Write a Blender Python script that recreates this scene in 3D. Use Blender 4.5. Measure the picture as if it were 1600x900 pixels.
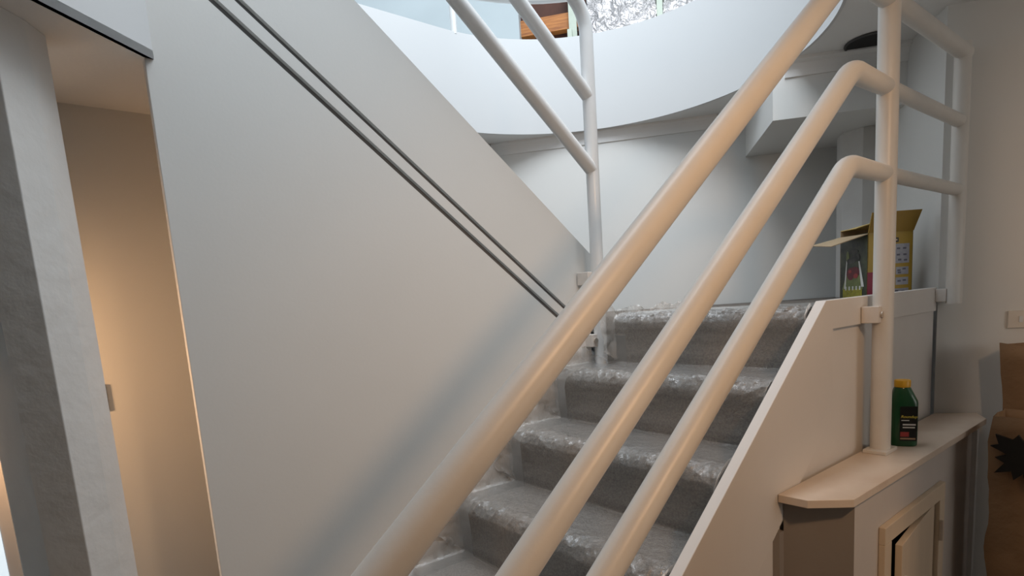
import bpy, math, random
import numpy as np
from mathutils import Vector, Matrix, noise

random.seed(7)
for o in list(bpy.data.objects):
    bpy.data.objects.remove(o, do_unlink=True)
C = bpy.context.scene.collection
S = bpy.context.scene
E = 1.585                      # eye height; coordinates below are given relative to eye level

# ------------------------------------------------------------------ camera
YAW, PIT, ROL = math.radians(51.475), math.radians(-7.990), math.radians(-3.896)
F, CX, CY = 882.27, 813.31, 603.64
fw = np.array([math.cos(YAW)*math.cos(PIT), math.sin(YAW)*math.cos(PIT), math.sin(PIT)])
r0 = np.array([math.sin(YAW), -math.cos(YAW), 0.0]); u0 = np.cross(r0, fw)
rt = r0*math.cos(ROL) + u0*math.sin(ROL); up = u0*math.cos(ROL) - r0*math.sin(ROL)
cam_d = bpy.data.cameras.new('camera'); cam = bpy.data.objects.new('camera', cam_d); C.objects.link(cam)
cam_d.sensor_width = 36.0; cam_d.lens = F/1600*36.0
cam_d.shift_x = -(CX-800)/1600; cam_d.shift_y = (CY-450)/1600
cam_d.clip_start = 0.02
M4 = Matrix(((rt[0], up[0], -fw[0], 0), (rt[1], up[1], -fw[1], 0), (rt[2], up[2], -fw[2], E), (0, 0, 0, 1)))
cam.matrix_world = M4
S.camera = cam

# ------------------------------------------------------------------ world, daylight, exposure
w = bpy.data.worlds.new('world'); S.world = w; w.use_nodes = True
w.node_tree.nodes['Background'].inputs[0].default_value = (0.80, 0.90, 1.0, 1)
w.node_tree.nodes['Background'].inputs[1].default_value = 0.75

def area(name, loc, target, size, power, color, sy=None):
    d = bpy.data.lights.new(name, 'AREA'); d.energy = power; d.color = color; d.size = size
    if sy: d.shape = 'RECTANGLE'; d.size_y = sy
    o = bpy.data.objects.new(name, d); C.objects.link(o)
    o.location = (loc[0], loc[1], loc[2]+E)
    o.rotation_euler = (Vector(target)-Vector(loc)).to_track_quat('-Z', 'Y').to_euler()
    return o
area('assumed_skylight', (1.32, 0.80, 3.4), (1.6, 1.75, 0.4), 2.4, 118, (0.88, 0.945, 1.0), 1.8)  # assumed daylight source above the stairwell, out of view
def lamp(name, loc, power, color, radius, spot, blend, aim):
    d = bpy.data.lights.new(name, 'SPOT'); d.energy = power; d.color = color; d.shadow_soft_size = radius
    d.spot_size = math.radians(spot); d.spot_blend = blend
    o = bpy.data.objects.new(name, d); C.objects.link(o); o.location = (loc[0], loc[1], loc[2]+E)
    o.rotation_euler = Vector(aim).to_track_quat('-Z', 'Y').to_euler(); return o
lamp('assumed_room_lamp', (0.80, -0.50, 0.73), 36, (1.0, 0.62, 0.35), 0.085, 122, 0.7, (0.60, 0.75, -0.90))   # assumed ceiling spot right of the viewer, out of view
lamp('assumed_hall_lamp', (-0.36, 1.86, -0.05), 12.5, (1.0, 0.57, 0.28), 0.04, 140, 0.8, (1.0, 0.35, -0.25))    # assumed small lamp, out of view, in the recess behind the column

S.view_settings.view_transform = 'Standard'; S.view_settings.look = 'None'
S.view_settings.exposure = 0.2; S.view_settings.gamma = 1.0
S.view_settings.use_curve_mapping = False

# ------------------------------------------------------------------ pixel -> place helpers (used with real planes)
def ray(x, y): return fw + rt*(x-CX)/F - up*(y-CY)/F
def onpl(x, y, p0, n):
    d = ray(x, y); return d*(np.dot(p0, n)/np.dot(d, n))
def ony(x, y, c): return onpl(x, y, (0, c, 0), (0, 1, 0))

# ------------------------------------------------------------------ materials
def mat(name, col, rough=0.55, var=0.06, scale=6.0, bump=0.0, bscale=60.0, spec=0.5, col2=None, metal=0.0, stretch=None, coat=0.0):
    m = bpy.data.materials.new(name); m.use_nodes = True; nt = m.node_tree; b = nt.nodes['Principled BSDF']
    b.inputs['Roughness'].default_value = rough; b.inputs['Metallic'].default_value = metal
    b.inputs['Specular IOR Level'].default_value = spec
    b.inputs['Coat Weight'].default_value = coat
    tc = nt.nodes.new('ShaderNodeTexCoord'); mp = nt.nodes.new('ShaderNodeMapping'); nt.links.new(tc.outputs['Object'], mp.inputs[0])
    if stretch: mp.inputs['Scale'].default_value = stretch
    n = nt.nodes.new('ShaderNodeTexNoise'); n.inputs['Scale'].default_value = scale; n.inputs['Detail'].default_value = 5
    nt.links.new(mp.outputs[0], n.inputs['Vector'])
    rp = nt.nodes.new('ShaderNodeValToRGB'); rp.color_ramp.elements[0].position = 0.3; rp.color_ramp.elements[1].position = 0.7
    c2 = col2 if col2 else tuple(c*(1-var) for c in col)
    rp.color_ramp.elements[0].color = (*c2, 1); rp.color_ramp.elements[1].color = (*col, 1)
    nt.links.new(n.outputs['Fac'], rp.inputs[0]); nt.links.new(rp.outputs[0], b.inputs['Base Color'])
    if bump:
        n2 = nt.nodes.new('ShaderNodeTexNoise'); n2.inputs['Scale'].default_value = bscale; n2.inputs['Detail'].default_value = 4
        nt.links.new(mp.outputs[0], n2.inputs['Vector'])
        bp = nt.nodes.new('ShaderNodeBump'); bp.inputs['Strength'].default_value = bump; bp.inputs['Distance'].default_value = 0.01
        nt.links.new(n2.outputs['Fac'], bp.inputs['Height']); nt.links.new(bp.outputs[0], b.inputs['Normal'])
    return m
WALL = mat('wall_paint', (0.70, 0.70, 0.68), 0.6, 0.03, 2.5, 0.02, 120)
CEIL = mat('ceiling_paint', (0.78, 0.78, 0.77), 0.75, 0.04, 3, 0.05, 80)
BAND = mat('fascia_paint', (0.60, 0.61, 0.615), 0.5, 0.02, 2)
PIPE = mat('pipe_paint', (0.72, 0.69, 0.645), 0.40, 0.05, 12, 0.03, 90)
PIPE2 = mat('pipe_paint_white', (0.72, 0.73, 0.73), 0.3, 0.04, 12, 0.03, 90, coat=0.2)
BOARD = mat('board_paint', (0.72, 0.69, 0.66), 0.45, 0.05, 5, 0.04, 50)
COLM = mat('column_paint', (0.64, 0.63, 0.61), 0.65, 0.08, 6, 0.25, 22)
DARK = mat('groove_shadow', (0.16, 0.16, 0.16), 0.8)
TOP = mat('ledge_top_paint', (0.74, 0.64, 0.54), 0.4, 0.1, 9, 0.05, 60, col2=(0.66, 0.54, 0.44))
EDGE = mat('ledge_edge_paint', (0.66, 0.58, 0.48), 0.5, 0.1, 14)
CAB = mat('cabinet_paint', (0.62, 0.57, 0.53), 0.5, 0.06, 4, 0.04, 60)
DOORF = mat('door_frame_wood', (0.70, 0.58, 0.44), 0.45, 0.12, 8, stretch=(1, 1, 0.15))
CARPET = mat('carpet_grey', (0.225, 0.195, 0.17), 0.95, 0.3, 150, 0.5, 280, spec=0.1, col2=(0.075, 0.065, 0.057))
DIMW = mat('far_room_paint', (0.55, 0.52, 0.48), 0.7)
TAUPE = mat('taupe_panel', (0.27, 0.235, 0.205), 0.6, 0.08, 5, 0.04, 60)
FLOOR = mat('floor_board', (0.34, 0.28, 0.23), 0.6, 0.2, 5)
STEEL = mat('bracket_paint', (0.72, 0.67, 0.62), 0.35, 0.1, 40)
BOLT = mat('bolt_steel', (0.62, 0.55, 0.48), 0.3, 0.1, 40, metal=0.7)
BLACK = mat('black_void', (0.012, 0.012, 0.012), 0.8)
GLASSW = bpy.data.materials.new('daylit_pane'); GLASSW.use_nodes = True
_b = GLASSW.node_tree.nodes['Principled BSDF']; _b.inputs['Base Color'].default_value = (0.7, 0.8, 0.85, 1)
_b.inputs['Emission Color'].default_value = (0.75, 0.9, 1, 1); _b.inputs['Emission Strength'].default_value = 0.7; _b.inputs['Roughness'].default_value = 0.1

def film_mat(name, haze):
    m = bpy.data.materials.new(name); m.use_nodes = True; nt = m.node_tree; N = nt.nodes; L = nt.links
    N.remove(N['Principled BSDF']); out = N['Material Output']
    tr = N.new('ShaderNodeBsdfTransparent'); tr.inputs[0].default_value = (0.97, 0.97, 0.97, 1)
    gl = N.new('ShaderNodeBsdfGlossy'); gl.inputs['Roughness'].default_value = 0.26; gl.inputs['Color'].default_value = (1, 1, 1, 1)
    df = N.new('ShaderNodeBsdfDiffuse'); df.inputs[0].default_value = (0.80, 0.755, 0.70, 1)
    fr = N.new('ShaderNodeFresnel'); fr.inputs['IOR'].default_value = 1.45
    tc = N.new('ShaderNodeTexCoord'); n = N.new('ShaderNodeTexNoise'); n.inputs['Scale'].default_value = 55; n.inputs['Detail'].default_value = 8; n.inputs['Distortion'].default_value = 1.8
    L.new(tc.outputs['Object'], n.inputs['Vector'])
    bp = N.new('ShaderNodeBump'); bp.inputs['Strength'].default_value = 0.5; bp.inputs['Distance'].default_value = 0.006
    L.new(n.outputs['Fac'], bp.inputs['Height'])
    for k in (gl, df, fr): L.new(bp.outputs[0], k.inputs['Normal'])
    m1 = N.new('ShaderNodeMixShader'); m1.inputs[0].default_value = haze; L.new(tr.outputs[0], m1.inputs[1]); L.new(df.outputs[0], m1.inputs[2])
    ad = N.new('ShaderNodeMath'); ad.operation = 'MULTIPLY_ADD'; ad.inputs[1].default_value = 1.6; ad.inputs[2].default_value = 0.0; L.new(fr.outputs[0], ad.inputs[0])
    m2 = N.new('ShaderNodeMixShader'); L.new(ad.outputs[0], m2.inputs[0]); L.new(m1.outputs[0], m2.inputs[1]); L.new(gl.outputs[0], m2.inputs[2])
    L.new(m2.outputs[0], out.inputs['Surface']); return m
FILM = film_mat('clear_plastic_film', 0.20); FILM2 = film_mat('gathered_plastic_film', 0.34)

def flat(name, col, rough=0.5): return mat(name, col, rough, 0.12, 60)

# ------------------------------------------------------------------ mesh builder (eye-relative z in, floor-based z out)
class MB:
    def __init__(s): s.v = []; s.f = []
    def add(s, vs, fs):
        b = len(s.v); s.v += [tuple(float(c) for c in q) for q in vs]; s.f += [tuple(b+i for i in f) for f in fs]; return s
    def box(s, x0, x1, y0, y1, z0, z1):
        return s.add([(x0,y0,z0),(x1,y0,z0),(x1,y1,z0),(x0,y1,z0),(x0,y0,z1),(x1,y0,z1),(x1,y1,z1),(x0,y1,z1)],
                     [(3,2,1,0),(4,5,6,7),(0,1,5,4),(1,2,6,5),(2,3,7,6),(3,0,4,7)])
    def extrude(s, pts, vec):           # closed planar loop swept by vec
        n = len(pts); a = [np.array(p, float) for p in pts]; b = [p+np.array(vec) for p in a]
        return s.add(a+b, [tuple(range(n))[::-1], tuple(range(n, 2*n))]+[(i, (i+1) % n, n+(i+1) % n, n+i) for i in range(n)])
    def plan(s, pts, z0, z1): return s.extrude([(x, y, z0) for x, y in pts], (0, 0, z1-z0))
    def xz(s, pts, y0, y1): return s.extrude([(x, y0, z) for x, z in pts], (0, y1-y0, 0))
    def quad(s, a, b, c, d): return s.add([a, b, c, d], [(0, 1, 2, 3)])
    def obox(s, p, ax, l, wdt, h, z0):  # box on plan direction ax from p, length l, width wdt to the left
        a = np.array([math.cos(ax), math.sin(ax)]); b = np.array([-a[1], a[0]]); p = np.array(p[:2])
        return s.plan([p, p+a*l, p+a*l+b*wdt, p+b*wdt], z0, z0+h)
    def tube(s, pts, r, n=20, caps=True):
        P = [Vector(p) for p in pts]; rings = []; t = (P[1]-P[0]).normalized()
        a = t.orthogonal().normalized()
        for i, q in enumerate(P):
            t2 = ((P[min(i+1, len(P)-1)]-P[max(i-1, 0)])).normalized()
            a = (a - t2*a.dot(t2)).normalized(); b = t2.cross(a)
            rr = r[i] if isinstance(r, (list, tuple)) else r
            rings.append([q + a*(rr*math.cos(2*math.pi*k/n)) + b*(rr*math.sin(2*math.pi*k/n)) for k in range(n)])
        vs = [v for ri in rings for v in ri]; fs = []
        for i in range(len(P)-1):
            for k in range(n): fs.append((i*n+k, i*n+(k+1) % n, (i+1)*n+(k+1) % n, (i+1)*n+k))
        if caps: fs += [tuple(range(n))[::-1], tuple(range((len(P)-1)*n, len(P)*n))]
        return s.add(vs, fs)
    def build(s, name, m, parent=None, smooth=False, bevel=0.0, base=None):
        V = [Vector((x, y, z+E)) for x, y, z in s.v]
        if parent is not None:
            o0 = Vector((0, 0, 0)); q = parent
            while q is not None: o0 += q.location; q = q.parent
        elif base is not None: o0 = Vector((base[0], base[1], base[2]+E))
        else:
            mn = [min(v[i] for v in V) for i in range(3)]; mx = [max(v[i] for v in V) for i in range(3)]
            o0 = Vector(((mn[0]+mx[0])/2, (mn[1]+mx[1])/2, mn[2]))
        me = bpy.data.meshes.new(name); me.from_pydata([v-o0 for v in V], [], s.f); me.update()
        import bmesh
        bm = bmesh.new(); bm.from_mesh(me); bmesh.ops.recalc_face_normals(bm, faces=bm.faces); bm.to_mesh(me); bm.free()
        if smooth:
            me.polygons.foreach_set('use_smooth', [True]*len(me.polygons)); me.set_sharp_from_angle(angle=math.radians(42))
        me.materials.append(m)
        o = bpy.data.objects.new(name, me); C.objects.link(o)
        if parent is not None: o.parent = parent
        else: o.location = o0
        if bevel:
            bv = o.modifiers.new('bevel', 'BEVEL'); bv.width = bevel; bv.segments = 2; bv.limit_method = 'ANGLE'
        return o
def thing(name, loc, label, cat, group=None):
    o = bpy.data.objects.new(name, None); C.objects.link(o); o.location = (loc[0], loc[1], loc[2]+E); o.empty_display_size = 0.1
    return tag(o, label, cat, group)
def tag(o, label, cat, group=None):
    o['label'] = label; o['category'] = cat
    if group: o['group'] = group
    return o
def struct(o, label=None):
    o['kind'] = 'structure'
    if label: o['label'] = label
    return o
def fillet(pts, r, n=10):
    P = [Vector(p) for p in pts]; out = [P[0]]
    for i in range(1, len(P)-1):
        a = (P[i-1]-P[i]).normalized(); b = (P[i+1]-P[i]).normalized(); ang = a.angle(b)
        t = r/math.tan(ang/2); c = P[i] + (a+b).normalized()*(r/math.sin(ang/2))
        s0 = P[i]+a*t-c; s1 = P[i]+b*t-c; tot = s0.angle(s1)
        for k in range(n+1):
            f = k/n; out.append(c + (s0*math.sin((1-f)*tot)+s1*math.sin(f*tot))/math.sin(tot))
    out.append(P[-1]); return out

# ================================================================== THE SETTING
FL = -E
TH = math.radians(38.47); TT = math.tan(TH)
ZC, ZT = 1.0, 1.515                      # ceiling, upper floor (relative to eye level)
D = np.array([0.632, -0.775]); NN = np.array([0.775, 0.632])   # diagonal wall direction and its normal
def seg(name, a, b, z0, z1, t=0.1, m=WALL, label=None):   # wall slab, thickness t on the left of a->b
    a = np.array(a, float); b = np.array(b, float); d = (b-a)/np.linalg.norm(b-a); n = np.array([-d[1], d[0]])*t
    o = MB().plan([a, b, b+n, a+n], z0, z1).build(name, m); return struct(o, label)

struct(MB().box(-2.4, 4.9, -2.4, 4.0, FL-0.08, FL).build('floor', FLOOR), 'lower floor boards of the stair hall')

# wall beside the stairs: three boards with two sloped grooves between
WY = 1.64; SL = math.tan(math.radians(37.7))
zl = lambda x, c: c - SL*x                    # sloped line z = c - SL*x
c_lo, c_lo2, c_up, c_up2, c_top = 1.114, 1.138, 1.178, 1.199, 1.507
XL, XR = 0.243, 1.722
wl = MB().box(XL, XR, WY+0.016, WY+0.03, FL, -0.12)
wl.xz([(XL, -0.12), (XR, -0.12), (XR, zl(XR, c_top)), (XL, zl(XL, c_top))], WY+0.016, WY+0.03)
wl = struct(wl.build('wall_left', DARK), 'tall white stair wall with sloped top edge and two diagonal grooves')
MB().xz([(XL, FL), (XR, FL), (XR, zl(XR, c_lo)), (XL, zl(XL, c_lo))], WY, WY+0.0155).build('panel', WALL, wl)
MB().xz([(XL, zl(XL, c_lo2)), (XR, zl(XR, c_lo2)), (XR, zl(XR, c_up)), (XL, zl(XL, c_up))], WY, WY+0.0155).build('strip', WALL, wl)
MB().xz([(XL, zl(XL, c_up2)), (XR, zl(XR, c_up2)), (XR, zl(XR, c_top)), (XL, zl(XL, c_top))], WY, WY+0.0155).build('panel', WALL, wl)
MB().xz([(XL-0.001, FL), (XL+0.004, FL), (XL+0.004, zl(XL, c_top)), (XL-0.001, zl(XL, c_top))], WY+0.001, WY+0.03).build('end_cap', WALL, wl)
MB().xz([(XL, zl(XL, c_top)), (XR, zl(XR, c_top)), (XR, zl(XR, c_top)+0.012), (XL, zl(XL, c_top)+0.012)], WY, WY+0.03).build('top_cap', WALL, wl)

# recess behind the wall's left end, under the low soffit
struct(MB().box(-2.3, 0.50, 2.05, 2.10, FL, 0.66).box(0.45, 0.50, 1.672, 2.05, FL, 0.66).build('wall_recess', WALL), 'recess wall in warm light behind the column')
bd = np.array([math.cos(math.radians(220.6)), math.sin(math.radians(220.6))]); b0 = np.array([0.2615, WY]); b1 = b0+bd*2.6
struct(MB().plan([b0, b0+np.array([0.0, 0.06]), b0+np.array([0.188, 0.062]), b0+np.array([0.188, 0.41]), (-2.3, 2.05), (-2.3, 0.0), b1], 0.64, 0.66).build('ceiling_low', CEIL), 'low soffit over the column')
bn = np.array([-bd[1], bd[0]])*-0.012
struct(MB().plan([b0, b1, b1+bn, b0+bn], 0.64, ZT).build('trim_2', BAND), 'white angled fascia above the soffit edge')

# ceiling with the rounded stairwell opening, its curved fascia and the floor above
cc = np.array([1.81, 1.77]); RO = 0.985; ring = []
for k in range(61):
    a = math.radians(-90 + 180*k/60); ring.append(cc + RO*np.array([math.cos(a), math.sin(a)]))
XW = -0.55
ring = [np.array([XW, cc[1]-RO])]+ring+[np.array([XW, cc[1]+RO])]
RS = RO+0.006
def slab(name, z0, z1, m):
    b = MB(); y0, y1 = cc[1]-RS, cc[1]+RS
    b.box(-2.4, cc[0], -2.4, y0, z0, z1); b.box(-2.4, cc[0], y1, 3.9, z0, z1); b.box(-2.4, XW, y0, y1, z0, z1)
    cor = [math.atan2(-2.4-cc[1], 4.8-cc[0]), math.atan2(3.9-cc[1], 4.8-cc[0])]
    an = sorted([math.radians(-90+180*k/60) for k in range(61)]+cor); pi = []; po = []
    for a in an:
        c_, s_ = math.cos(a), math.sin(a); t_ = 1e9
        if c_ > 1e-6: t_ = (4.8-cc[0])/c_
        if s_ > 1e-6: t_ = min(t_, (3.9-cc[1])/s_)
        if s_ < -1e-6: t_ = min(t_, (-2.4-cc[1])/s_)
        pi.append(cc+RS*np.array([c_, s_])); po.append(cc+t_*np.array([c_, s_]))
    for k in range(len(an)-1): b.plan([pi[k], pi[k+1], po[k+1], po[k]], z0, z1)
    return struct(b.build(name, m))
slab('ceiling', ZC, ZC+0.02, CEIL)['label'] = 'grey ceiling around the rounded stairwell opening'
slab('floor_upper', ZT-0.03, ZT-0.01, CEIL)['label'] = 'floor of the storey above'
b = MB(); n = len(ring)
outr = []
for i in range(n):
    d = ring[min(i+1, n-1)]-ring[max(i-1, 0)]; d = d/np.linalg.norm(d); outr.append(ring[i]+np.array([d[1], -d[0]])*0.012)
b.add([(p[0], p[1], z) for rr in (ring, outr) for z in (ZC-0.004, ZT) for p in rr],
      [(i, i+1, n+i+1, n+i) for i in range(n-1)]+[(2*n+i, 2*n+i+1, 3*n+i+1, 3*n+i) for i in range(n-1)]+[(i, i+1, 2*n+i+1, 2*n+i) for i in range(n-1)]+[(n+i, n+i+1, 3*n+i+1, 3*n+i) for i in range(n-1)])
o = b.build('trim_1', BAND, smooth=True); struct(o, 'curved white fascia around the stairwell opening')

# diagonal back wall with cove, boxed beam, return wall, right wall
A0 = np.array([2.22, 2.91])
wb0 = A0 - D*0.02; wb1 = A0 + D*2.30
seg('wall_back', wb0, wb1, FL, ZC, 0.1, WALL, 'pale diagonal wall behind the landing')
struct(MB().box(-2.4, 2.21, 2.91, 3.0, FL, ZC).build('wall_far', WALL))
def cove(name, a, b, h=0.07, pj=0.028, label=None):
    a = np.array(a, float); b = np.array(b, float); m = MB()
    prof = [(0, -h), (0.006, -h), (0.010, -h*0.6), (0.018, -h*0.3), (pj, -0.012), (pj, 0), (0, 0)]
    d = b-a
    m.extrude([(a[0]-NN[0]*p, a[1]-NN[1]*p, ZC+z) for p, z in prof], (d[0], d[1], 0))
    return struct(m.build(name, CEIL, smooth=False), label)
cove('trim_3', A0, A0+D*1.32, label='cove moulding along the top of the back wall')
K = np.array([2.628, 1.341]); bl = 0.541
kb = K+NN*0.70
o = struct(MB().plan([K, K+D*bl, K+D*bl+NN*0.72, K+NN*0.676], 0.755, ZC).build('ceiling_beam', WALL), 'boxed white beam under the ceiling beside the octagonal column')
cove('trim_4', K+D*0.05, K+D*bl, 0.072, 0.04, 'short cove moulding on the boxed beam')
W0 = np.array([2.722, 0.720]); a39 = np.array([0.775, 0.632])
seg('wall_return', W0+a39*1.05, W0, -0.11, ZC, 0.1, WALL, 'narrow wall at the end of the landing')
rdir = np.array([math.cos(math.radians(-54)), math.sin(math.radians(-54))])
seg('wall_right', W0, W0+rdir*3.4, FL, ZC, 0.1, WALL, 'right wall with the outlet')
_lo = lambda x: -0.2545+(x-1.692)*TT-0.180
struct(MB().xz([(0.30, FL), (2.716, FL), (2.716, -0.128), (1.759, -0.128), (1.759, _lo(1.759)), (0.34, _lo(0.34))], 0.731, 0.745).build('wall_under_stairs', BOARD), 'recessed white panel under the stair side board')
struct(MB().box(-2.4, 4.8, -2.4, -2.3, FL, ZC).build('wall_near', DIMW)); struct(MB().box(-2.4, -2.3, -2.4, 2.0, FL, ZC).build('wall_side', DIMW))
struct(MB().plan([(1.713, 0.75), (2.70, 0.75), (3.49, 1.32), (2.24, 2.87), (1.713, 2.87)], -0.14, -0.0645).build('floor_landing', CARPET), 'grey carpeted landing')
# assumed window first; window at the far left, mostly behind the column
wn2 = struct(MB().box(1.85, 3.15, -2.30, -2.28, -0.45, 0.75).build('window_assumed', BOARD), 'assumed unseen window in the wall behind the viewer')  # assumed window, out of view, added to light the right-hand side
GL2 = GLASSW.copy(); GL2.name = 'assumed_window_glow'; GL2.node_tree.nodes['Principled BSDF'].inputs['Emission Strength'].default_value = 1.9; GL2.node_tree.nodes['Principled BSDF'].inputs['Emission Color'].default_value = (1.0, 0.95, 0.89, 1)
for k in range(2): MB().box(1.90+0.62*k, 2.48+0.62*k, -2.279, -2.274, -0.40, 0.70).build('pane', GL2, wn2)  # glowing panes of the assumed window, the added light source
wn = struct(MB().box(-0.85, -0.174, 2.028, 2.05, FL+0.1, 0.45).build('window_1', BOARD), 'daylit pane beside the column')
MB().box(-0.82, -0.2015, 2.026, 2.0275, FL+0.15, 0.40).build('pane', GLASSW, wn)

# upper flight behind the stair wall (its string is the wall itself)
u = MB(); nst = 7; rise, going = 0.19, 0.245; prof = [(1.72, -0.07)]
for k in range(nst):
    x = 1.70-going*k; prof += [(x, -0.07+rise*k), (x, -0.07+rise*(k+1))]
prof += [(1.70-going*nst, -0.07+rise*nst), (1.70-going*nst, 1.0), (1.55, -0.22), (1.72, -0.22)]
struct(u.xz(prof, WY+0.032, 2.72).build('floor_upper_flight', CARPET), 'upper flight of stairs behind the stair wall')

# storey above: plaster wall, open stud bay, foil insulation
UP = np.array([A0[0], A0[1], 0]) + np.array([NN[0], NN[1], 0])*0.42; UN = np.array([NN[0], NN[1], 0.0])
def up_at(px, py, off=0.0): return onpl(px, py, UP-UN*off, UN)
def upanel(mb, x0, x1, ytop, ybot, off, th):   # rectangle standing on the upper wall plane between two pixel columns
    a = up_at(x0, 40, off)[:2]; b = up_at(x1, 40, off)[:2]
    z0 = up_at((x0+x1)/2, ybot, off)[2]; z1 = up_at((x0+x1)/2, ytop, off)[2]
    n2 = NN*th
    return mb.plan([a, b, b+n2, a+n2], z0, z1)
a = up_at(811, 40)[:2]
wu = struct(MB().plan([a-D*3.2, a, a+NN*0.08, a-D*3.2+NN*0.08], ZT-0.02, ZT+2.2).build('wall_upper', mat('upper_plaster', (0.47, 0.53, 0.55), 0.6, 0.05, 3)), 'pale blue plastered wall of the storey above')
BROWN = mat('bare_dark_board', (0.10, 0.035, 0.02), 0.7, 0.4, 9)
struct(upanel(MB(), 800, 1300, -600, 120, -0.13, 0.02).build('wall_upper_bare', BROWN), 'bare dark board behind the studs upstairs')
WOOD = mat('timber_orange', (0.56, 0.22, 0.055), 0.55, 0.4, 5, 0.2, 30, col2=(0.26, 0.085, 0.02), stretch=(1.2, 1.2, 14))
p0 = up_at(806, 47, -0.06); p1 = up_at(909, 28, -0.06); hz = 0.098
t = MB().extrude([(p0[0], p0[1], p0[2]-hz/2), (p1[0], p1[1], p1[2]-hz/2), (p1[0], p1[1], p1[2]+hz/2), (p0[0], p0[1], p0[2]+hz/2)], (NN[0]*0.06, NN[1]*0.06, 0))
tag(t.build('timber_beam', WOOD), 'orange grained timber beam in the open bay upstairs', 'beam')
STUD = mat('stud_green_metal', (0.50, 0.56, 0.47), 0.5, 0.1, 20)
g = 'upright studs of the unfinished wall upstairs'
tag(upanel(MB(), 889, 901, -300, 90, -0.03, 0.05).build('wall_stud', STUD), 'green-grey stud beside the orange timber beam', 'stud', g)
tag(upanel(MB(), 1027, 1036, -400, 90, 0.015, 0.05).build('wall_stud', STUD), 'green-grey stud between the two foil sheets', 'stud', g)
tag(upanel(MB(), 886, 893, 45, 90, 0.01, 0.04).build('stud_offcut', STUD), 'short pale offcut standing below the orange timber beam', 'offcut')
tag(upanel(MB(), 908, 917, -300, 90, -0.01, 0.05).build('wall_stud', BROWN), 'dark brown upright stud left of the silver foil', 'stud', g)
def foil_mat():
    m = mat('silver_foil', (0.52, 0.50, 0.50), 0.38, 0.05, 8, metal=0.85)
    nt = m.node_tree; b = nt.nodes['Principled BSDF']; tc = nt.nodes.new('ShaderNodeTexCoord')
    n = nt.nodes.new('ShaderNodeTexNoise'); n.inputs['Scale'].default_value = 13; n.inputs['Detail'].default_value = 4; n.inputs['Distortion'].default_value = 2.0
    nt.links.new(tc.outputs['Object'], n.inputs['Vector']); bp = nt.nodes.new('ShaderNodeBump'); bp.inputs['Strength'].default_value = 0.9; bp.inputs['Distance'].default_value = 0.03
    nt.links.new(n.outputs['Fac'], bp.inputs['Height']); nt.links.new(bp.outputs[0], b.inputs['Normal']); return m
FOIL = foil_mat()
def foil(x0, x1, label):
    a = up_at(x0, 40)[:2]; b = up_at(x1, 40)[:2]; m = MB(); nx, nz = 40, 40; vs = []; fs = []
    for j in range(nz+1):
        for i in range(nx+1):
            q = a+(b-a)*i/nx; z = ZT-0.02+1.2*j/nz
            h = 0.022*noise.noise(Vector((q[0]*11, q[1]*11, z*5)))+0.012*noise.noise(Vector((q[0]*25, q[1]*25, z*14)))
            vs.append((q[0]-NN[0]*h, q[1]-NN[1]*h, z))
    for j in range(nz):
        for i in range(nx): k = j*(nx+1)+i; fs.append((k, k+1, k+nx+2, k+nx+1))
    o = m.add(vs, fs).build('foil_insulation', FOIL, smooth=True)
    s = o.modifiers.new('solid', 'SOLIDIFY'); s.thickness = 0.004
    return tag(o, label, 'insulation', 'foil insulation sheets upstairs')
foil(918, 1027, 'wide crinkled silver foil sheet left of the green-grey stud')
foil(1036, 1290, 'crinkled silver foil sheet right of the green-grey stud')

# ================================================================== COLUMNS
def octagon(c, r, rot): return [(c[0]+r*math.cos(rot+math.pi/4*k), c[1]+r*math.sin(rot+math.pi/4*k)) for k in range(8)]
o = MB().plan([(.0625, 1.62), (.0296, 1.56), (-.022, 1.50), (-.0903, 1.54), (-.1386, 1.62), (-.125, 1.69), (-.07, 1.72), (.02, 1.705)], FL, 0.64).build('octagonal_column', COLM, bevel=0.002)
tag(o, 'thick octagonal painted column at the left under the low soffit', 'column')
o = MB().plan(octagon((3.30, 1.195), 0.135, math.radians(199+180-6)), -0.0645, 0.755).build('octagonal_column', COLM, bevel=0.002)
tag(o, 'octagonal white column on the landing behind the open carton', 'column')

struct(MB().plan(octagon((1.41, -0.07), 0.105, 0.2), FL, ZC).build('shade_pier', COLM), 'unseen slim octagonal pier added to shade the far end of the railing')  # added out of view, keeps the warm lamp off the railing's far end

# ================================================================== LOWER STAIR FLIGHT
h = 0.19; run = h/TT; x1, z1 = 1.692, -0.2545
st = thing('stair_flight', (0.9, 1.16, FL), 'straight flight of grey carpeted stairs between white side boards', 'stairs')
off = lambda x, o: z1 + (x-x1)*TT + o
# right string with level fascia
pr = [(0.02, FL), (0.02, off(0.02, 0.19)), (1.709, -0.041), (2.70, -0.034), (2.70, -0.126), (1.757, -0.126), (1.757, off(1.757, -0.178)), (0.33, off(0.33, -0.178)), (0.25, FL)]
MB().xz(pr, 0.718, 0.748).build('stringer', BOARD, st, bevel=0.002)
pl = [(0.0, FL), (0.0, off(0.0, 0.196)), (1.655, off(1.655, 0.190)), (1.655, -0.40), (0.3, FL)]
MB().xz(pl, 1.60, 1.6385).build('stringer', BOARD, st, bevel=0.002)
def prof_step(zt, xr, depth, rise_, nose=0.006, r=0.042):
    # rounded carpeted step: riser at xr rising to zt, tread running to xr+depth
    pts = [(xr, zt-rise_)]
    pts += [(xr-0.002, zt-rise_*0.5)]
    cxn = xr-nose+r; czn = zt-r
    for k in range(9):
        a = math.radians(190 - 100*k/8); pts.append((cxn+r*math.cos(a), czn+r*math.sin(a)))
    pts += [(xr+depth, zt)]
    return pts
YR, YL = 0.750, 1.578
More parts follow.
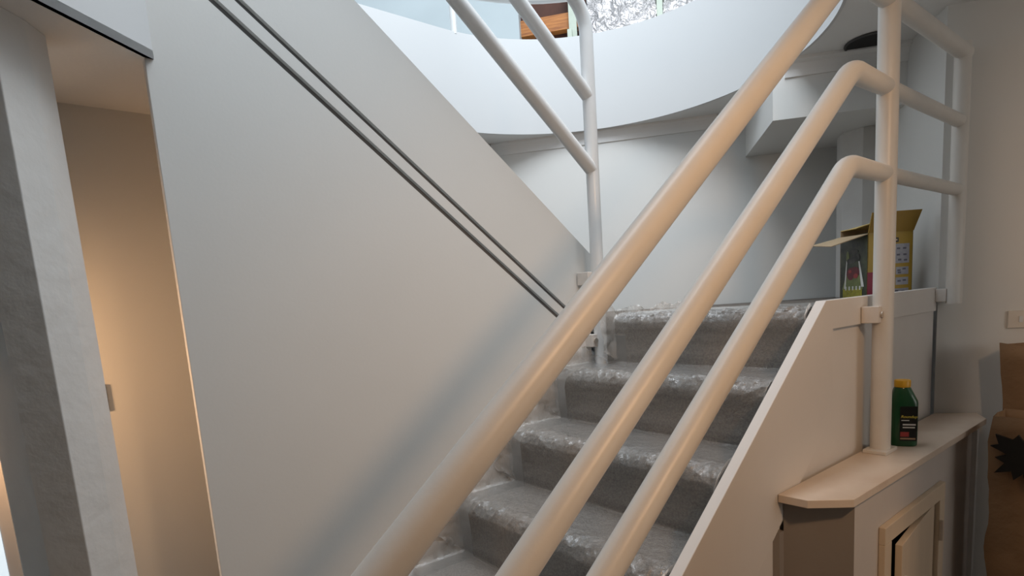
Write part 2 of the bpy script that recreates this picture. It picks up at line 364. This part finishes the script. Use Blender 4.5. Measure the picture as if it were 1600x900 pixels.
for i in range(8):                      # i=0 landing edge
    zt = z1+h-i*h; xr = x1-i*run; dep = run if i else 0.02
    p = prof_step(zt, xr, dep, h)
    p2 = p+[(xr+dep, zt-h)]
    yl = YL if i else 1.475
    m = MB(); ny = 30; vs = []; fs = []; npf = len(p2)
    for j in range(ny+1):
        y = YR+(yl-YR)*j/ny
        e = max(0, 1-(yl-y)/0.05)        # rounded carpet edge on the open side
        for (x, z) in p2:
            k = e*e*0.028
            wob = 0.004*noise.noise(Vector((x*6, y*7, z*6+i)))
            top = z > zt-h*0.6
            vs.append((x+(k if x < xr+0.03 else 0)+wob*(1 if top else 0.3), y, z-(k*0.8 if top else 0)+wob*(0.8 if top else 0)))
    for j in range(ny):
        for q in range(npf):
            a = j*npf+q; b_ = j*npf+(q+1) % npf; fs.append((a, b_, b_+npf, a+npf))
    fs += [tuple(range(npf)), tuple(range(ny*npf, (ny+1)*npf))]
    m.add(vs, fs).build('carpeted_step', CARPET, st, smooth=True)

# plastic film over the steps
path = []
for i in range(7, -1, -1):
    zt = z1+h-i*h; xr = x1-i*run
    p = prof_step(zt, xr, run, h)
    q0 = p[0]; path.append((q0[0]-0.004, q0[1]+0.012))
    path.append((xr-0.008, zt-h*0.78)); path.append((xr-0.006, zt-h*0.55)); path.append((xr-0.008, zt-h*0.32))
    for a in p[2:-1:2]: path.append((a[0]-0.005, a[1]+0.003))
    for f in (0.25, 0.5, 0.75, 0.93): path.append((xr+run*f, zt+0.006))
for f in (1.4, 1.8): path.append((x1+run*f, z1+h+0.004))
P = np.array(path); sg = np.r_[0, np.cumsum(np.hypot(*(P[1:]-P[:-1]).T))]; ns = 820
NOSE = [sg[int(np.argmin(np.hypot(P[:, 0]-(x1-k*run+0.012), P[:, 1]-(z1+h-k*h))))] for k in range(8)]
S0 = NOSE[0]-0.205
ss = np.linspace(0, sg[-1], ns); PX = np.interp(ss, sg, P[:, 0]); PZ = np.interp(ss, sg, P[:, 1])
tx = np.gradient(PX); tz = np.gradient(PZ); ln = np.hypot(tx, tz); nx_ = -tz/ln; nz_ = tx/ln
for _ in range(30):
    nx_ = np.convolve(np.pad(nx_, 2, 'edge'), np.ones(5)/5, 'valid'); nz_ = np.convolve(np.pad(nz_, 2, 'edge'), np.ones(5)/5, 'valid')
WV = [(YR+0.004, 0.022), (YR+0.003, 0.016), (YR+0.004, 0.010), (YR+0.010, 0.004)] + [(YR+0.02+(1.552-YR-0.02)*k/200, 0) for k in range(201)] + \
     [(1.566, 0.001), (1.578, 0.004), (1.588, 0.012), (1.593, 0.026), (1.595, 0.042), (1.596, 0.058), (1.597, 0.072)]
vs = []; fs = []
for i in range(ns):
    for j, (y, hh) in enumerate(WV):
        s_ = ss[i]
        q_ = min(abs(s_-a_) for a_ in NOSE)
        nz = math.exp(-(q_/0.035)**2)                     # film bunches at the nosings
        w_ = 0.0018*noise.noise(Vector((s_*7, y*6, 1)))+0.0006*noise.noise(Vector((s_*40, y*30, 9)))
        w_ += (0.0012+0.0085*nz)*max(0.0, 1-abs(noise.noise(Vector((s_*13+2.3*y, y*9-s_*3, 21))))*1.4)**5
        w_ += (0.0006+0.0060*nz)*max(0.0, 1-abs(noise.noise(Vector((s_*34, y*40+s_*6, 33))))*1.4)**4+0.0035*nz*noise.noise(Vector((s_*70, y*75, 51)))
        if hh > 0.004: w_ = 0.010*noise.noise(Vector((s_*24, y*40, 3)))+0.005*noise.noise(Vector((s_*60, hh*60, 6)))
        hv = (0.35 if s_ > sg[-1]-0.42 else 1.0)*hh*(1+0.9*noise.noise(Vector((s_*10, 2 if y > 1 else 8, 0)))) if hh else 0
        yy = y - (max(0, hh-0.01)*0.45*abs(noise.noise(Vector((s_*22, hh*30, 4)))) if y > 1 else -max(0, hh-0.01)*0.2*abs(noise.noise(Vector((s_*22, hh*30, 7)))))
        dd = 0.004+max(w_, -0.003)+hv
        cl_ = min(1.0, max(0.0, (s_-S0)/0.03))              # the top riser stops short of the railing post
        yy = yy*(1-cl_)+cl_*(YR+(yy-YR)*(1.505-YR)/(1.597-YR))
        vs.append((PX[i]+nx_[i]*dd, yy, PZ[i]+nz_[i]*dd))
nw = len(WV)
for i in range(ns-1):
    for j in range(nw-1): k = i*nw+j; fs.append((k, k+1, k+nw+1, k+nw))
pf = MB().add(vs, fs).build('plastic_film', FILM, smooth=True); pf.data.materials.append(FILM2)
pf.data.polygons.foreach_set('material_index', [1 if (i % (nw-1)) > nw-7 or (i % (nw-1)) < 3 else 0 for i in range(len(fs))])
tag(pf, 'clear crinkled protective plastic film laid over the carpeted stairs', 'plastic film')

# ================================================================== RAILINGS
def bracket(parent, x, y, z, sx, wid=0.026, dep=0.05, hgt=0.052, face=-1):
    m = MB().box(x-wid/2, x+wid/2, y-dep/2, y+dep/2, z-hgt/2, z+hgt/2)
    o = m.build('bracket', STEEL, parent, bevel=0.002)
    MB().tube([(x+sx, y-dep/2+0.001, z), (x+sx, y-dep/2-0.006, z)], 0.010, 12).build('bolt', BOLT, o, smooth=True)
    return o
RY = 0.672; R = 0.0285
ral = thing('stair_railing', (2.004, RY, -0.541), 'cream painted pipe railing with three rails along the open side of the stairs', 'railing')
PB = (2.704, 0.664)
def rail(name, xb, zb, r=R, rl=0.0225, x_lo=-0.05):
    zlo = zb - (xb-x_lo)*TT
    pts = fillet([(x_lo, RY, zlo), (xb, RY, zb), (2.004, RY, zb+0.002)], 0.11, 14)
    k = len(pts); rr = [r]*(k-1)+[rl+0.002]
    MB().tube(pts, rr, 24).build(name, PIPE, ral, smooth=True)
    MB().tube([(2.004, RY, zb+0.002), (PB[0]+(0.03 if name == 'handrail' else -0.02), PB[1], zb+0.004)], rl, 24).build('landing_rail', PIPE, ral, smooth=True)
rail('handrail', 1.722, 0.812, 0.030, 0.027)
rail('middle_rail', 1.742, 0.568)
rail('lower_rail', 1.722, 0.322)
MB().tube([(2.004, RY, -0.53), (2.004, RY, 0.812)], 0.029, 24).build('post', PIPE, ral, smooth=True)
MB().tube([(PB[0], PB[1], -0.10), (PB[0], PB[1], 0.845)], 0.0265, 24).build('post', PIPE, ral, smooth=True)
MB().tube([(-0.05, RY, FL), (-0.05, RY, -0.56)], 0.029, 20).build('post', PIPE, ral, smooth=True)
MB().box(1.955, 2.053, 0.638, 0.706, -0.541, -0.529).build('base_plate', PIPE, ral, bevel=0.002)
bracket(ral, 1.968, 0.692, -0.098, 0.004)
bracket(ral, 2.690, 0.700, -0.066, 0.006, 0.022, 0.036, 0.05)

# upper flight railing
PC = (1.678, 1.571)
r2 = thing('stair_railing', (PC[0], PC[1], -0.25), 'white pipe railing rising leftwards above the grooved stair wall', 'railing')
RR = 0.0255
pts = fillet([(PC[0], PC[1], -0.25), (PC[0], PC[1], 1.058), (0.2, PC[1], 1.058+1.478*TT)], 0.13, 14)
MB().tube(pts, RR, 24).build('post_and_handrail', PIPE2, r2, smooth=True)
MB().tube([(PC[0]-0.004, PC[1], 0.504), (0.2, PC[1], 0.504+1.474*TT)], RR, 24).build('lower_rail', PIPE2, r2, smooth=True)
MB().tube([(PC[0]-0.004, PC[1], 0.770), (0.2, PC[1], 0.770+1.474*TT)], RR*0.96, 24).build('middle_rail', PIPE2, r2, smooth=True)
bracket(r2, 1.640, 1.585, -0.152, 0.002, 0.034, 0.04, 0.05)
bracket(r2, 1.641, 1.606, 0.093, 0.004, 0.026, 0.06, 0.05)

# guard rail around the opening upstairs
gr = thing('guard_rail', (1.9, 2.78, ZT), 'white curved guard rail around the opening upstairs', 'railing')
gp = [(-0.4, 2.775, 1.735), (0.6, 2.775, 1.735), (1.3, 2.775, 1.735)]
for k in range(25):
    a = math.radians(90-125*k/24); gp.append((cc[0]+1.005*math.cos(a), cc[1]+1.005*math.sin(a), 1.735))
MB().tube(gp, 0.022, 16).build('lower_rail', PIPE2, gr, smooth=True)
MB().tube([(x, y, z+0.55) for x, y, z in gp], 0.026, 16).build('top_rail', PIPE2, gr, smooth=True)
for q in ((1.905, 2.765), (0.4, 2.775)):
    MB().tube([(q[0], q[1], ZT-0.01), (q[0], q[1], 2.285)], 0.017, 14).build('baluster', PIPE2, gr, smooth=True)

# ================================================================== LEDGE CABINET
cb = thing('ledge_cabinet', (2.05, 0.65, FL), 'low white cupboard with a plywood ledge against the stair side', 'cabinet')
CT = -0.541
poly = [(1.422, 0.7165), (1.425, 0.641), (1.503, 0.560), (2.69, 0.543), (2.795, 0.597), (2.712, 0.7165)]
MB().plan(poly, CT-0.022, CT).build('ledge', TOP, cb, bevel=0.0015)
# body: end panel and front panel
fy = 0.574
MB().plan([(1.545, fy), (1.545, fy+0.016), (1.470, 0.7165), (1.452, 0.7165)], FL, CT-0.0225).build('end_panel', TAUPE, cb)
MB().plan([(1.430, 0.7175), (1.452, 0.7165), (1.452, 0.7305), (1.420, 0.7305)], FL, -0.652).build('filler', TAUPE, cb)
dx0, dx1, dz1, dz0 = 1.765, 2.205, -0.735, -1.40       # door opening
f = MB().box(1.545, dx0, fy, fy+0.016, FL, CT-0.0225)
f.box(dx1, 2.64, fy, fy+0.016, FL, CT-0.0225); f.box(dx0, dx1, fy, fy+0.016, dz1, CT-0.0225); f.box(dx0, dx1, fy, fy+0.016, FL, dz0)
f.build('front_panel', CAB, cb)
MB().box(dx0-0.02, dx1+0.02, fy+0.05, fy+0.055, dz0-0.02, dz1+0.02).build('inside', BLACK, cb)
MB().box(2.64, 2.668, fy-0.016, 0.70, FL, CT-0.0225).build('end_board', PIPE2, cb)
fr = 0.052
for nm, bx in (('frame_rail', (dx0-fr, dx1+fr, dz1, dz1+fr)), ('frame_stile', (dx0-fr, dx0, dz0, dz1)), ('frame_stile', (dx1, dx1+fr, dz0, dz1))):
    MB().box(bx[0], bx[1], fy-0.018, fy-0.0005, bx[2], bx[3]).build(nm, DOORF, cb, bevel=0.002)
hp = np.array([dx1-0.006, fy-0.004]); dl = 0.425; an = math.radians(180+5)
dv = np.array([math.cos(an), math.sin(an)]); nv = np.array([-dv[1], dv[0]])
dr = MB().plan([hp, hp+dv*dl, hp+dv*dl-nv*0.018, hp-nv*0.018], dz0+0.01, dz1-0.012).build('door', DOORF, cb, bevel=0.0015)
kp = hp+dv*(dl-0.04)
MB().tube([(kp[0], kp[1], -0.86), (kp[0]+nv[0]*0.014, kp[1]+nv[1]*0.014, -0.86)], 0.007, 12).build('knob', PIPE2, dr, smooth=True)
for hzz in (-0.84, -1.30):
    MB().tube([(dx1+0.001, fy-0.022, hzz-0.035), (dx1+0.001, fy-0.022, hzz+0.035)], 0.006, 10).build('hinge', BOLT, cb, smooth=True)

# ================================================================== BOTTLE
bt = thing('bottle', (2.128, 0.648, CT), 'dark green plastic bottle with yellow cap standing on the ledge behind the post', 'bottle')
GREEN = mat('green_plastic', (0.004, 0.075, 0.022), 0.3, 0.1, 20, coat=0.3)
YEL = mat('yellow_cap', (0.80, 0.42, 0.02), 0.4, 0.1, 30)
bx_, by_, ba = 2.128, 0.648, math.radians(-62)   # long side direction of the oblong body
ua = np.array([math.cos(ba), math.sin(ba)]); va = np.array([-ua[1], ua[0]])
def ringsec(z, a, b, pw=3.2, n=28, sh=0.0):
    out = []
    for k in range(n):
        t_ = 2*math.pi*k/n; c, s_ = math.cos(t_), math.sin(t_)
        q = ua*(a*abs(c)**(2/pw)*(1 if c > 0 else -1)+sh)+va*(b*abs(s_)**(2/pw)*(1 if s_ > 0 else -1))
        out.append((bx_+q[0], by_+q[1], z))
    return out
def loft(rings, n=28):
    m = MB(); vs = [v for r in rings for v in r]; fs = []
    for i in range(len(rings)-1):
        for k in range(n): fs.append((i*n+k, i*n+(k+1) % n, (i+1)*n+(k+1) % n, (i+1)*n+k))
    fs += [tuple(range(n))[::-1], tuple(range((len(rings)-1)*n, len(rings)*n))]
    return m.add(vs, fs)
loft([ringsec(CT+z, a, b, pw, sh=sh) for z, a, b, pw, sh in ((0.0005, .036, .026, 3.4, 0), (0.004, .040, .029, 3.4, 0), (0.145, .040, .029, 3.4, 0), (0.152, .0385, .028, 3.2, 0),
      (0.19, .025, .024, 2.4, -.004), (0.196, .022, .022, 2, -.004), (0.20, .020, .020, 2, -.004))]).build('body', GREEN, bt, smooth=True)
loft([ringsec(CT+z, a, a, 2, sh=-.004) for z, a in ((0.196, .0225), (0.197, .0235), (0.217, .0235), (0.219, .022), (0.2195, .01))]).build('cap', YEL, bt, smooth=True)
# label on the camera-facing broad side
lb = -va if np.dot(va, [bx_, by_]) > 0 else va
def lab_pt(s_, z, o_=0.0008): q = np.array([bx_, by_])+ua*s_+lb*(0.0290+o_); return (q[0], q[1], CT+z)
def labquad(s0, s1, z0, z1, th, o_):
    return MB().extrude([lab_pt(s0, z0, o_), lab_pt(s1, z0, o_), lab_pt(s1, z1, o_), lab_pt(s0, z1, o_)], (lb[0]*th, lb[1]*th, 0))
lbl = labquad(-0.014, 0.034, 0.02, 0.135, 0.0006, 0.0004).build('label', mat('label_black', (0.006, 0.007, 0.006), 0.4), bt)
WHT = flat('print_white', (0.75, 0.75, 0.72)); YT = flat('print_yellow', (0.75, 0.62, 0.10)); REDP = flat('print_red', (0.40, 0.05, 0.05))
for s0, s1, z0, zz1, mm in ((-0.010, 0.012, 0.087, 0.090, WHT), (-0.006, 0.030, 0.072, 0.077, WHT), (-0.006, 0.028, 0.063, 0.067, WHT), (-0.012, 0.012, 0.034, 0.050, REDP), (-0.012, 0.030, 0.025, 0.030, flat('print_tan', (0.45, 0.30, 0.18)))):
    labquad(s0, s1, z0, zz1, 0.0003, 0.0011).build('print', mm, lbl)
def text(body, size, loc, xdir, normal, m, parent, name='lettering', shear=0.0, updir=None):
    cu = bpy.data.curves.new(name, 'FONT'); cu.body = body; cu.size = size; cu.extrude = 0.0002; cu.shear = shear; cu.offset = size*0.012
    tmp = bpy.data.objects.new('tmp', cu); C.objects.link(tmp)
    dg = bpy.context.evaluated_depsgraph_get(); me = bpy.data.meshes.new_from_object(tmp.evaluated_get(dg)); bpy.data.objects.remove(tmp, do_unlink=True)
    X = Vector(xdir).normalized(); Nn = Vector(normal).normalized(); Y = Nn.cross(X)
    mt = Matrix(((X.x, Y.x, Nn.x, loc[0]), (X.y, Y.y, Nn.y, loc[1]), (X.z, Y.z, Nn.z, loc[2]+E), (0, 0, 0, 1)))
    me.transform(mt)
    o0 = Vector((0, 0, 0)); q = parent
    while q is not None: o0 += q.location; q = q.parent
    me.transform(Matrix.Translation(-o0)); me.materials.clear(); me.materials.append(m); me.name = name
    o = bpy.data.objects.new(name, me); C.objects.link(o); o.parent = parent; return o
text('Roundup', 0.0125, lab_pt(-0.012, 0.097, 0.0013), (ua[0], ua[1], 0), (lb[0], lb[1], 0), YT, lbl, shear=0.25)

# ================================================================== OPEN CARTON
LZ = z1+h+0.002
cx = thing('carton', (2.62, 0.93, LZ), 'open yellow printed carton with raised flaps standing on the landing', 'carton')
Q0 = np.array([2.56, 0.918]); e2 = np.array([0.829, -0.56]); e1 = np.array([0.56, 0.829]); w2, w1, BH = 0.193, 0.171, 0.262
CY_ = mat('carton_yellow', (0.46, 0.29, 0.022), 0.45, 0.12, 10); CK = mat('carton_inside', (0.42, 0.31, 0.19), 0.8, 0.15, 14)
CP = mat('carton_photo_dark', (0.055, 0.07, 0.03), 0.4, 0.5, 28, col2=(0.006, 0.008, 0.005))
tk = 0.003
def wallq(p, d, l, nrm, z0, z1_): return [p, p+d*l, p+d*l+nrm*tk, p+nrm*tk]
MB().plan(wallq(Q0, e2, w2, e1, 0, 0), LZ, LZ+BH).build('side', CY_, cx)
ph = MB().plan(wallq(Q0, e1, w1, e2, 0, 0), LZ, LZ+BH).build('side', CP, cx)
MB().plan(wallq(Q0+e1*w1, e2, w2, -e1, 0, 0), LZ, LZ+BH+0.03).build('side', CK, cx)
MB().plan(wallq(Q0+e2*w2, e1, w1, -e2, 0, 0), LZ, LZ+BH).build('side', CK, cx)
MB().plan([Q0+e1*.004+e2*.004, Q0+e2*(w2-.004)+e1*.004, Q0+e2*(w2-.004)+e1*(w1-.004), Q0+e1*(w1-.004)+e2*.004], LZ, LZ+.004).build('base', CK, cx)
def flap(a, b, a2, b2, m, name='flap'):
    a, b, a2, b2 = [np.array(q, float) for q in (a, b, a2, b2)]; n_ = np.cross(b-a, a2-a); n_ = n_/np.linalg.norm(n_)*tk
    return MB().extrude([a, b, b2, a2], n_).build(name, m, cx)
P3 = lambda q, z: (q[0], q[1], LZ+z)
# yellow face's flap raised and flared to the right
flap(P3(Q0, BH), P3(Q0+e2*w2, BH), P3(Q0-e1*.02+e2*0.0, BH+.075), P3(Q0+e2*(w2+.018)-e1*.02, BH+.078), mat('flap_yellow', (0.36, 0.21, 0.018), 0.5, 0.12, 12))
# photo face's flap folded out to the left
flap(P3(Q0, BH-.006), P3(Q0+e1*w1, BH), P3(Q0-e2*.135+e1*0.03, BH-.045), P3(Q0-e2*.135+e1*(w1-.0), BH-.028), CK)
flap(P3(Q0+e1*w1, BH+.03), P3(Q0+e1*w1+e2*w2, BH+.03), P3(Q0+e1*(w1-.09)+e2*.01, BH+.03), P3(Q0+e1*(w1-.09)+e2*w2, BH+.075), mat('flap_pale', (0.62, 0.46, 0.17), 0.6, 0.1, 14))
# prints on the yellow side (towards -e1) and the photo side (towards -e2)
def pq(s0, s1, z0, z1_, m, side=2, o_=0.0004, name='print', s2=None, s3=None):
    d, nrm = (e2, -e1) if side == 2 else (e1, -e2); s2 = s1 if s2 is None else s2; s3 = s0 if s3 is None else s3
    g_ = lambda s_, z: ((Q0+d*s_+nrm*o_)[0], (Q0+d*s_+nrm*o_)[1], LZ+z)
    return MB().extrude([g_(s0, z0), g_(s1, z0), g_(s2, z1_), g_(s3, z1_)], (nrm[0]*.0003, nrm[1]*.0003, 0)).build(name, m, cx)
LAV = mat('print_lavender', (0.42, 0.42, 0.45), 0.5, 0.3, 70, col2=(0.33, 0.33, 0.40)); DK = flat('print_dark', (0.03, 0.02, 0.02)); INK = flat('print_ink', (0.12, 0.12, 0.16))
CR = flat('print_crimson', (0.30, 0.012, 0.05)); OLV = mat('print_olive', (0.22, 0.26, 0.09), 0.5, 0.4, 40); YG = mat('print_yellowgreen', (0.42, 0.38, 0.03), 0.5, 0.5, 60)
pq(.0, .044, .0, .105, CR, 2, .0004, 'red_band')
for k in range(7): pq(.027, .032, .012+k*.012, .020+k*.012, WHT, 2, .0008)
for s0, s1, z0, z1_ in ((.118, .178, .135, .212), (.122, .176, .090, .120), (.122, .176, .048, .078), (.112, .178, .008, .034)):
    pq(s0, s1, z0, z1_, LAV, 2, .0004, 'pictogram')
for s0, z0 in ((.124, .19), (.150, .19), (.124, .165), (.152, .165), (.130, .145), (.155, .143), (.128, .103), (.150, .108), (.130, .094), (.130, .060), (.152, .062), (.148, .018), (.120, .02)):
    pq(s0, s0+.014, z0, z0+.007, INK, 2, .0008)
pq(.113, .131, .219, .237, DK, 2, .0004, 'emblem'); pq(.119, .125, .225, .231, flat('emblem_spot', (0.75, 0.6, 0.4)), 2, .0008)
pq(.03, .15, .004, .042, YG, 1); pq(.025, .155, .042, .10, OLV, 1, s2=.13, s3=.04)
pq(.018, .034, .05, .155, WHT, 1, .0006, s2=.054, s3=.046); pq(.132, .142, .045, .20, WHT, 1, .0006, s2=.124, s3=.120)
for k in range(5): pq(.038+k*.022, .046+k*.022, .038, .054, WHT, 1, .0009)
m = MB()
def disc(s_, z, rs, rz, mm, o_):
    g_ = lambda a: ((Q0+e1*(s_+rs*math.cos(a))-e2*o_)[0], (Q0+e1*(s_+rs*math.cos(a))-e2*o_)[1], LZ+z+rz*math.sin(a))
    MB().extrude([g_(2*math.pi*k/18) for k in range(18)], (-e2[0]*.0003, -e2[1]*.0003, 0)).build('print', mm, cx)
MAR = flat('print_maroon', (0.16, 0.02, 0.03)); GRY = mat('print_grey', (0.085, 0.085, 0.075), 0.5, 0.8, 55)
for s_, z, rs, rz, mm, o_ in ((.075, .112, .030, .022, MAR, .0010), (.100, .106, .024, .026, MAR, .0011), (.068, .096, .014, .010, REDP, .0014), (.103, .116, .010, .007, REDP, .0014),
                              (.070, .172, .026, .016, GRY, .0008), (.098, .160, .028, .012, GRY, .0009), (.085, .195, .030, .009, GRY, .0010), (.120, .178, .010, .022, OLV, .0008)):
    disc(s_, z, rs, rz, mm, o_)

# ================================================================== PAPER BAGS
KR = mat('kraft_paper', (0.33, 0.20, 0.105), 0.75, 0.25, 7, 0.5, 26, col2=(0.24, 0.14, 0.07))
KIN = mat('kraft_inside', (0.40, 0.28, 0.17), 0.8, 0.2, 10)
def bag(x0, x1, y0, y1, ht, flare, seed, label):
    m = MB(); per = []; nseg = 14
    for k in range(nseg): per.append((x0+(x1-x0)*0, y1+(y0-y1)*k/nseg))
    for k in range(nseg): per.append((x0+(x1-x0)*k/nseg, y0))
    for k in range(nseg): per.append((x1, y0+(y1-y0)*k/nseg))
    for k in range(nseg): per.append((x1+(x0-x1)*k/nseg, y1))
    n = len(per); nz = 26; vs = []; fs = []; cxm, cym = (x0+x1)/2, (y0+y1)/2
    for j in range(nz+1):
        t_ = j/nz
        for (x, y) in per:
            k = 1+flare*max(0, t_-0.75)/0.25
            q = Vector((x*5+seed, y*5, t_*5))
            b_ = 0.018*noise.noise(q)+0.012*noise.noise(q*2.7)
            if j == 0: b_ = 0
            dx, dy = x-cxm, y-cym; l = math.hypot(dx, dy)
            zz = FL+0.002+ht*t_ + (0.03*noise.noise(Vector((x*6, y*6, seed))) if j == nz else 0)
            vs.append((cxm+dx*k+dx/l*b_, cym+dy*k+dy/l*b_, zz))
    for j in range(nz):
        for i in range(n): fs.append((j*n+i, j*n+(i+1) % n, (j+1)*n+(i+1) % n, (j+1)*n+i))
    fs.append(tuple(range(n))[::-1])
    root = thing('paper_bag', (cxm, cym, FL), label, 'bag', 'brown paper bags by the right wall')
    o = m.add(vs, fs).build('bag_body', KR, root, smooth=True); s = o.modifiers.new('solid', 'SOLIDIFY'); s.thickness = 0.003; s.offset = -1
    return root
bg1 = bag(2.43, 2.60, 0.13, 0.472, 1.10, 0.02, 3.1, 'brown paper bag with black leaf print beside the ledge cabinet')
bg2 = bag(2.66, 2.79, 0.16, 0.483, 1.325, 0.16, 8.7, 'taller brown paper bag with flared top behind the leaf-printed bag')
# maple leaf print
lf = [(0, 1), (.14, .62), (.38, .72), (.32, .42), (.72, .62), (.66, .42), (.95, .32), (.62, .08), (.68, -.12), (.28, -.10), (.06, -.2), (.05, -.55), (-.05, -.55), (-.06, -.2), (-.28, -.10), (-.68, -.12), (-.62, .08), (-.95, .32), (-.66, .42), (-.72, .62), (-.32, .42), (-.38, .72), (-.14, .62)]
ca, sa = math.cos(2.2), math.sin(2.2)
pts = [(2.398, 0.365-(a*ca-b_*sa)*0.115, -0.60+(a*sa+b_*ca)*0.115) for a, b_ in lf]
MB().extrude(pts, (0.012, 0, 0)).build('leaf_print', flat('leaf_ink', (0.006, 0.005, 0.004), 0.7), bg1)

# ================================================================== SMALL FITTINGS
p_ = W0+rdir*0.235; nr = np.array([-rdir[1], rdir[0]])*-1
ot = thing('power_outlet', (p_[0], p_[1], -0.21), 'white power outlet plate on the right wall', 'outlet')
a = p_; b_ = p_+rdir*0.115
pt = MB().plan([a, b_, b_+nr*0.008, a+nr*0.008], -0.210, -0.143).build('plate', mat('outlet_plastic', (0.72, 0.66, 0.58), 0.35), ot, bevel=0.002)
for s_ in (0.035, 0.08):
    q = p_+rdir*s_+nr*0.0085
    MB().plan([q, q+rdir*0.012, q+rdir*0.012+nr*0.003, q+nr*0.003], -0.188, -0.165).build('switch', PIPE2, ot)
dlx, dly = 2.785, 1.005
dn = thing('downlight_hole', (dlx, dly, ZC-0.004), 'dark round recessed light opening in the ceiling by the beam', 'light fitting')
MB().tube([(dlx, dly, ZC-0.0005), (dlx, dly, ZC-0.006)], 0.088, 28).build('opening', BLACK, dn, smooth=True)
rg = [(dlx+0.09*math.cos(2*math.pi*k/32), dly+0.09*math.sin(2*math.pi*k/32), ZC-0.005) for k in range(33)]
MB().tube(rg, 0.005, 8, False).build('rim', flat('rim_dark', (0.05, 0.05, 0.05)), dn, smooth=True)
sw = MB().box(0.062, 0.079, 2.044, 2.0495, -0.219, -0.142).build('light_switch', flat('switch_dark', (0.12, 0.09, 0.07)), bevel=0.001)
tag(sw, 'small dark switch plate on the recess wall beside the column', 'switch')
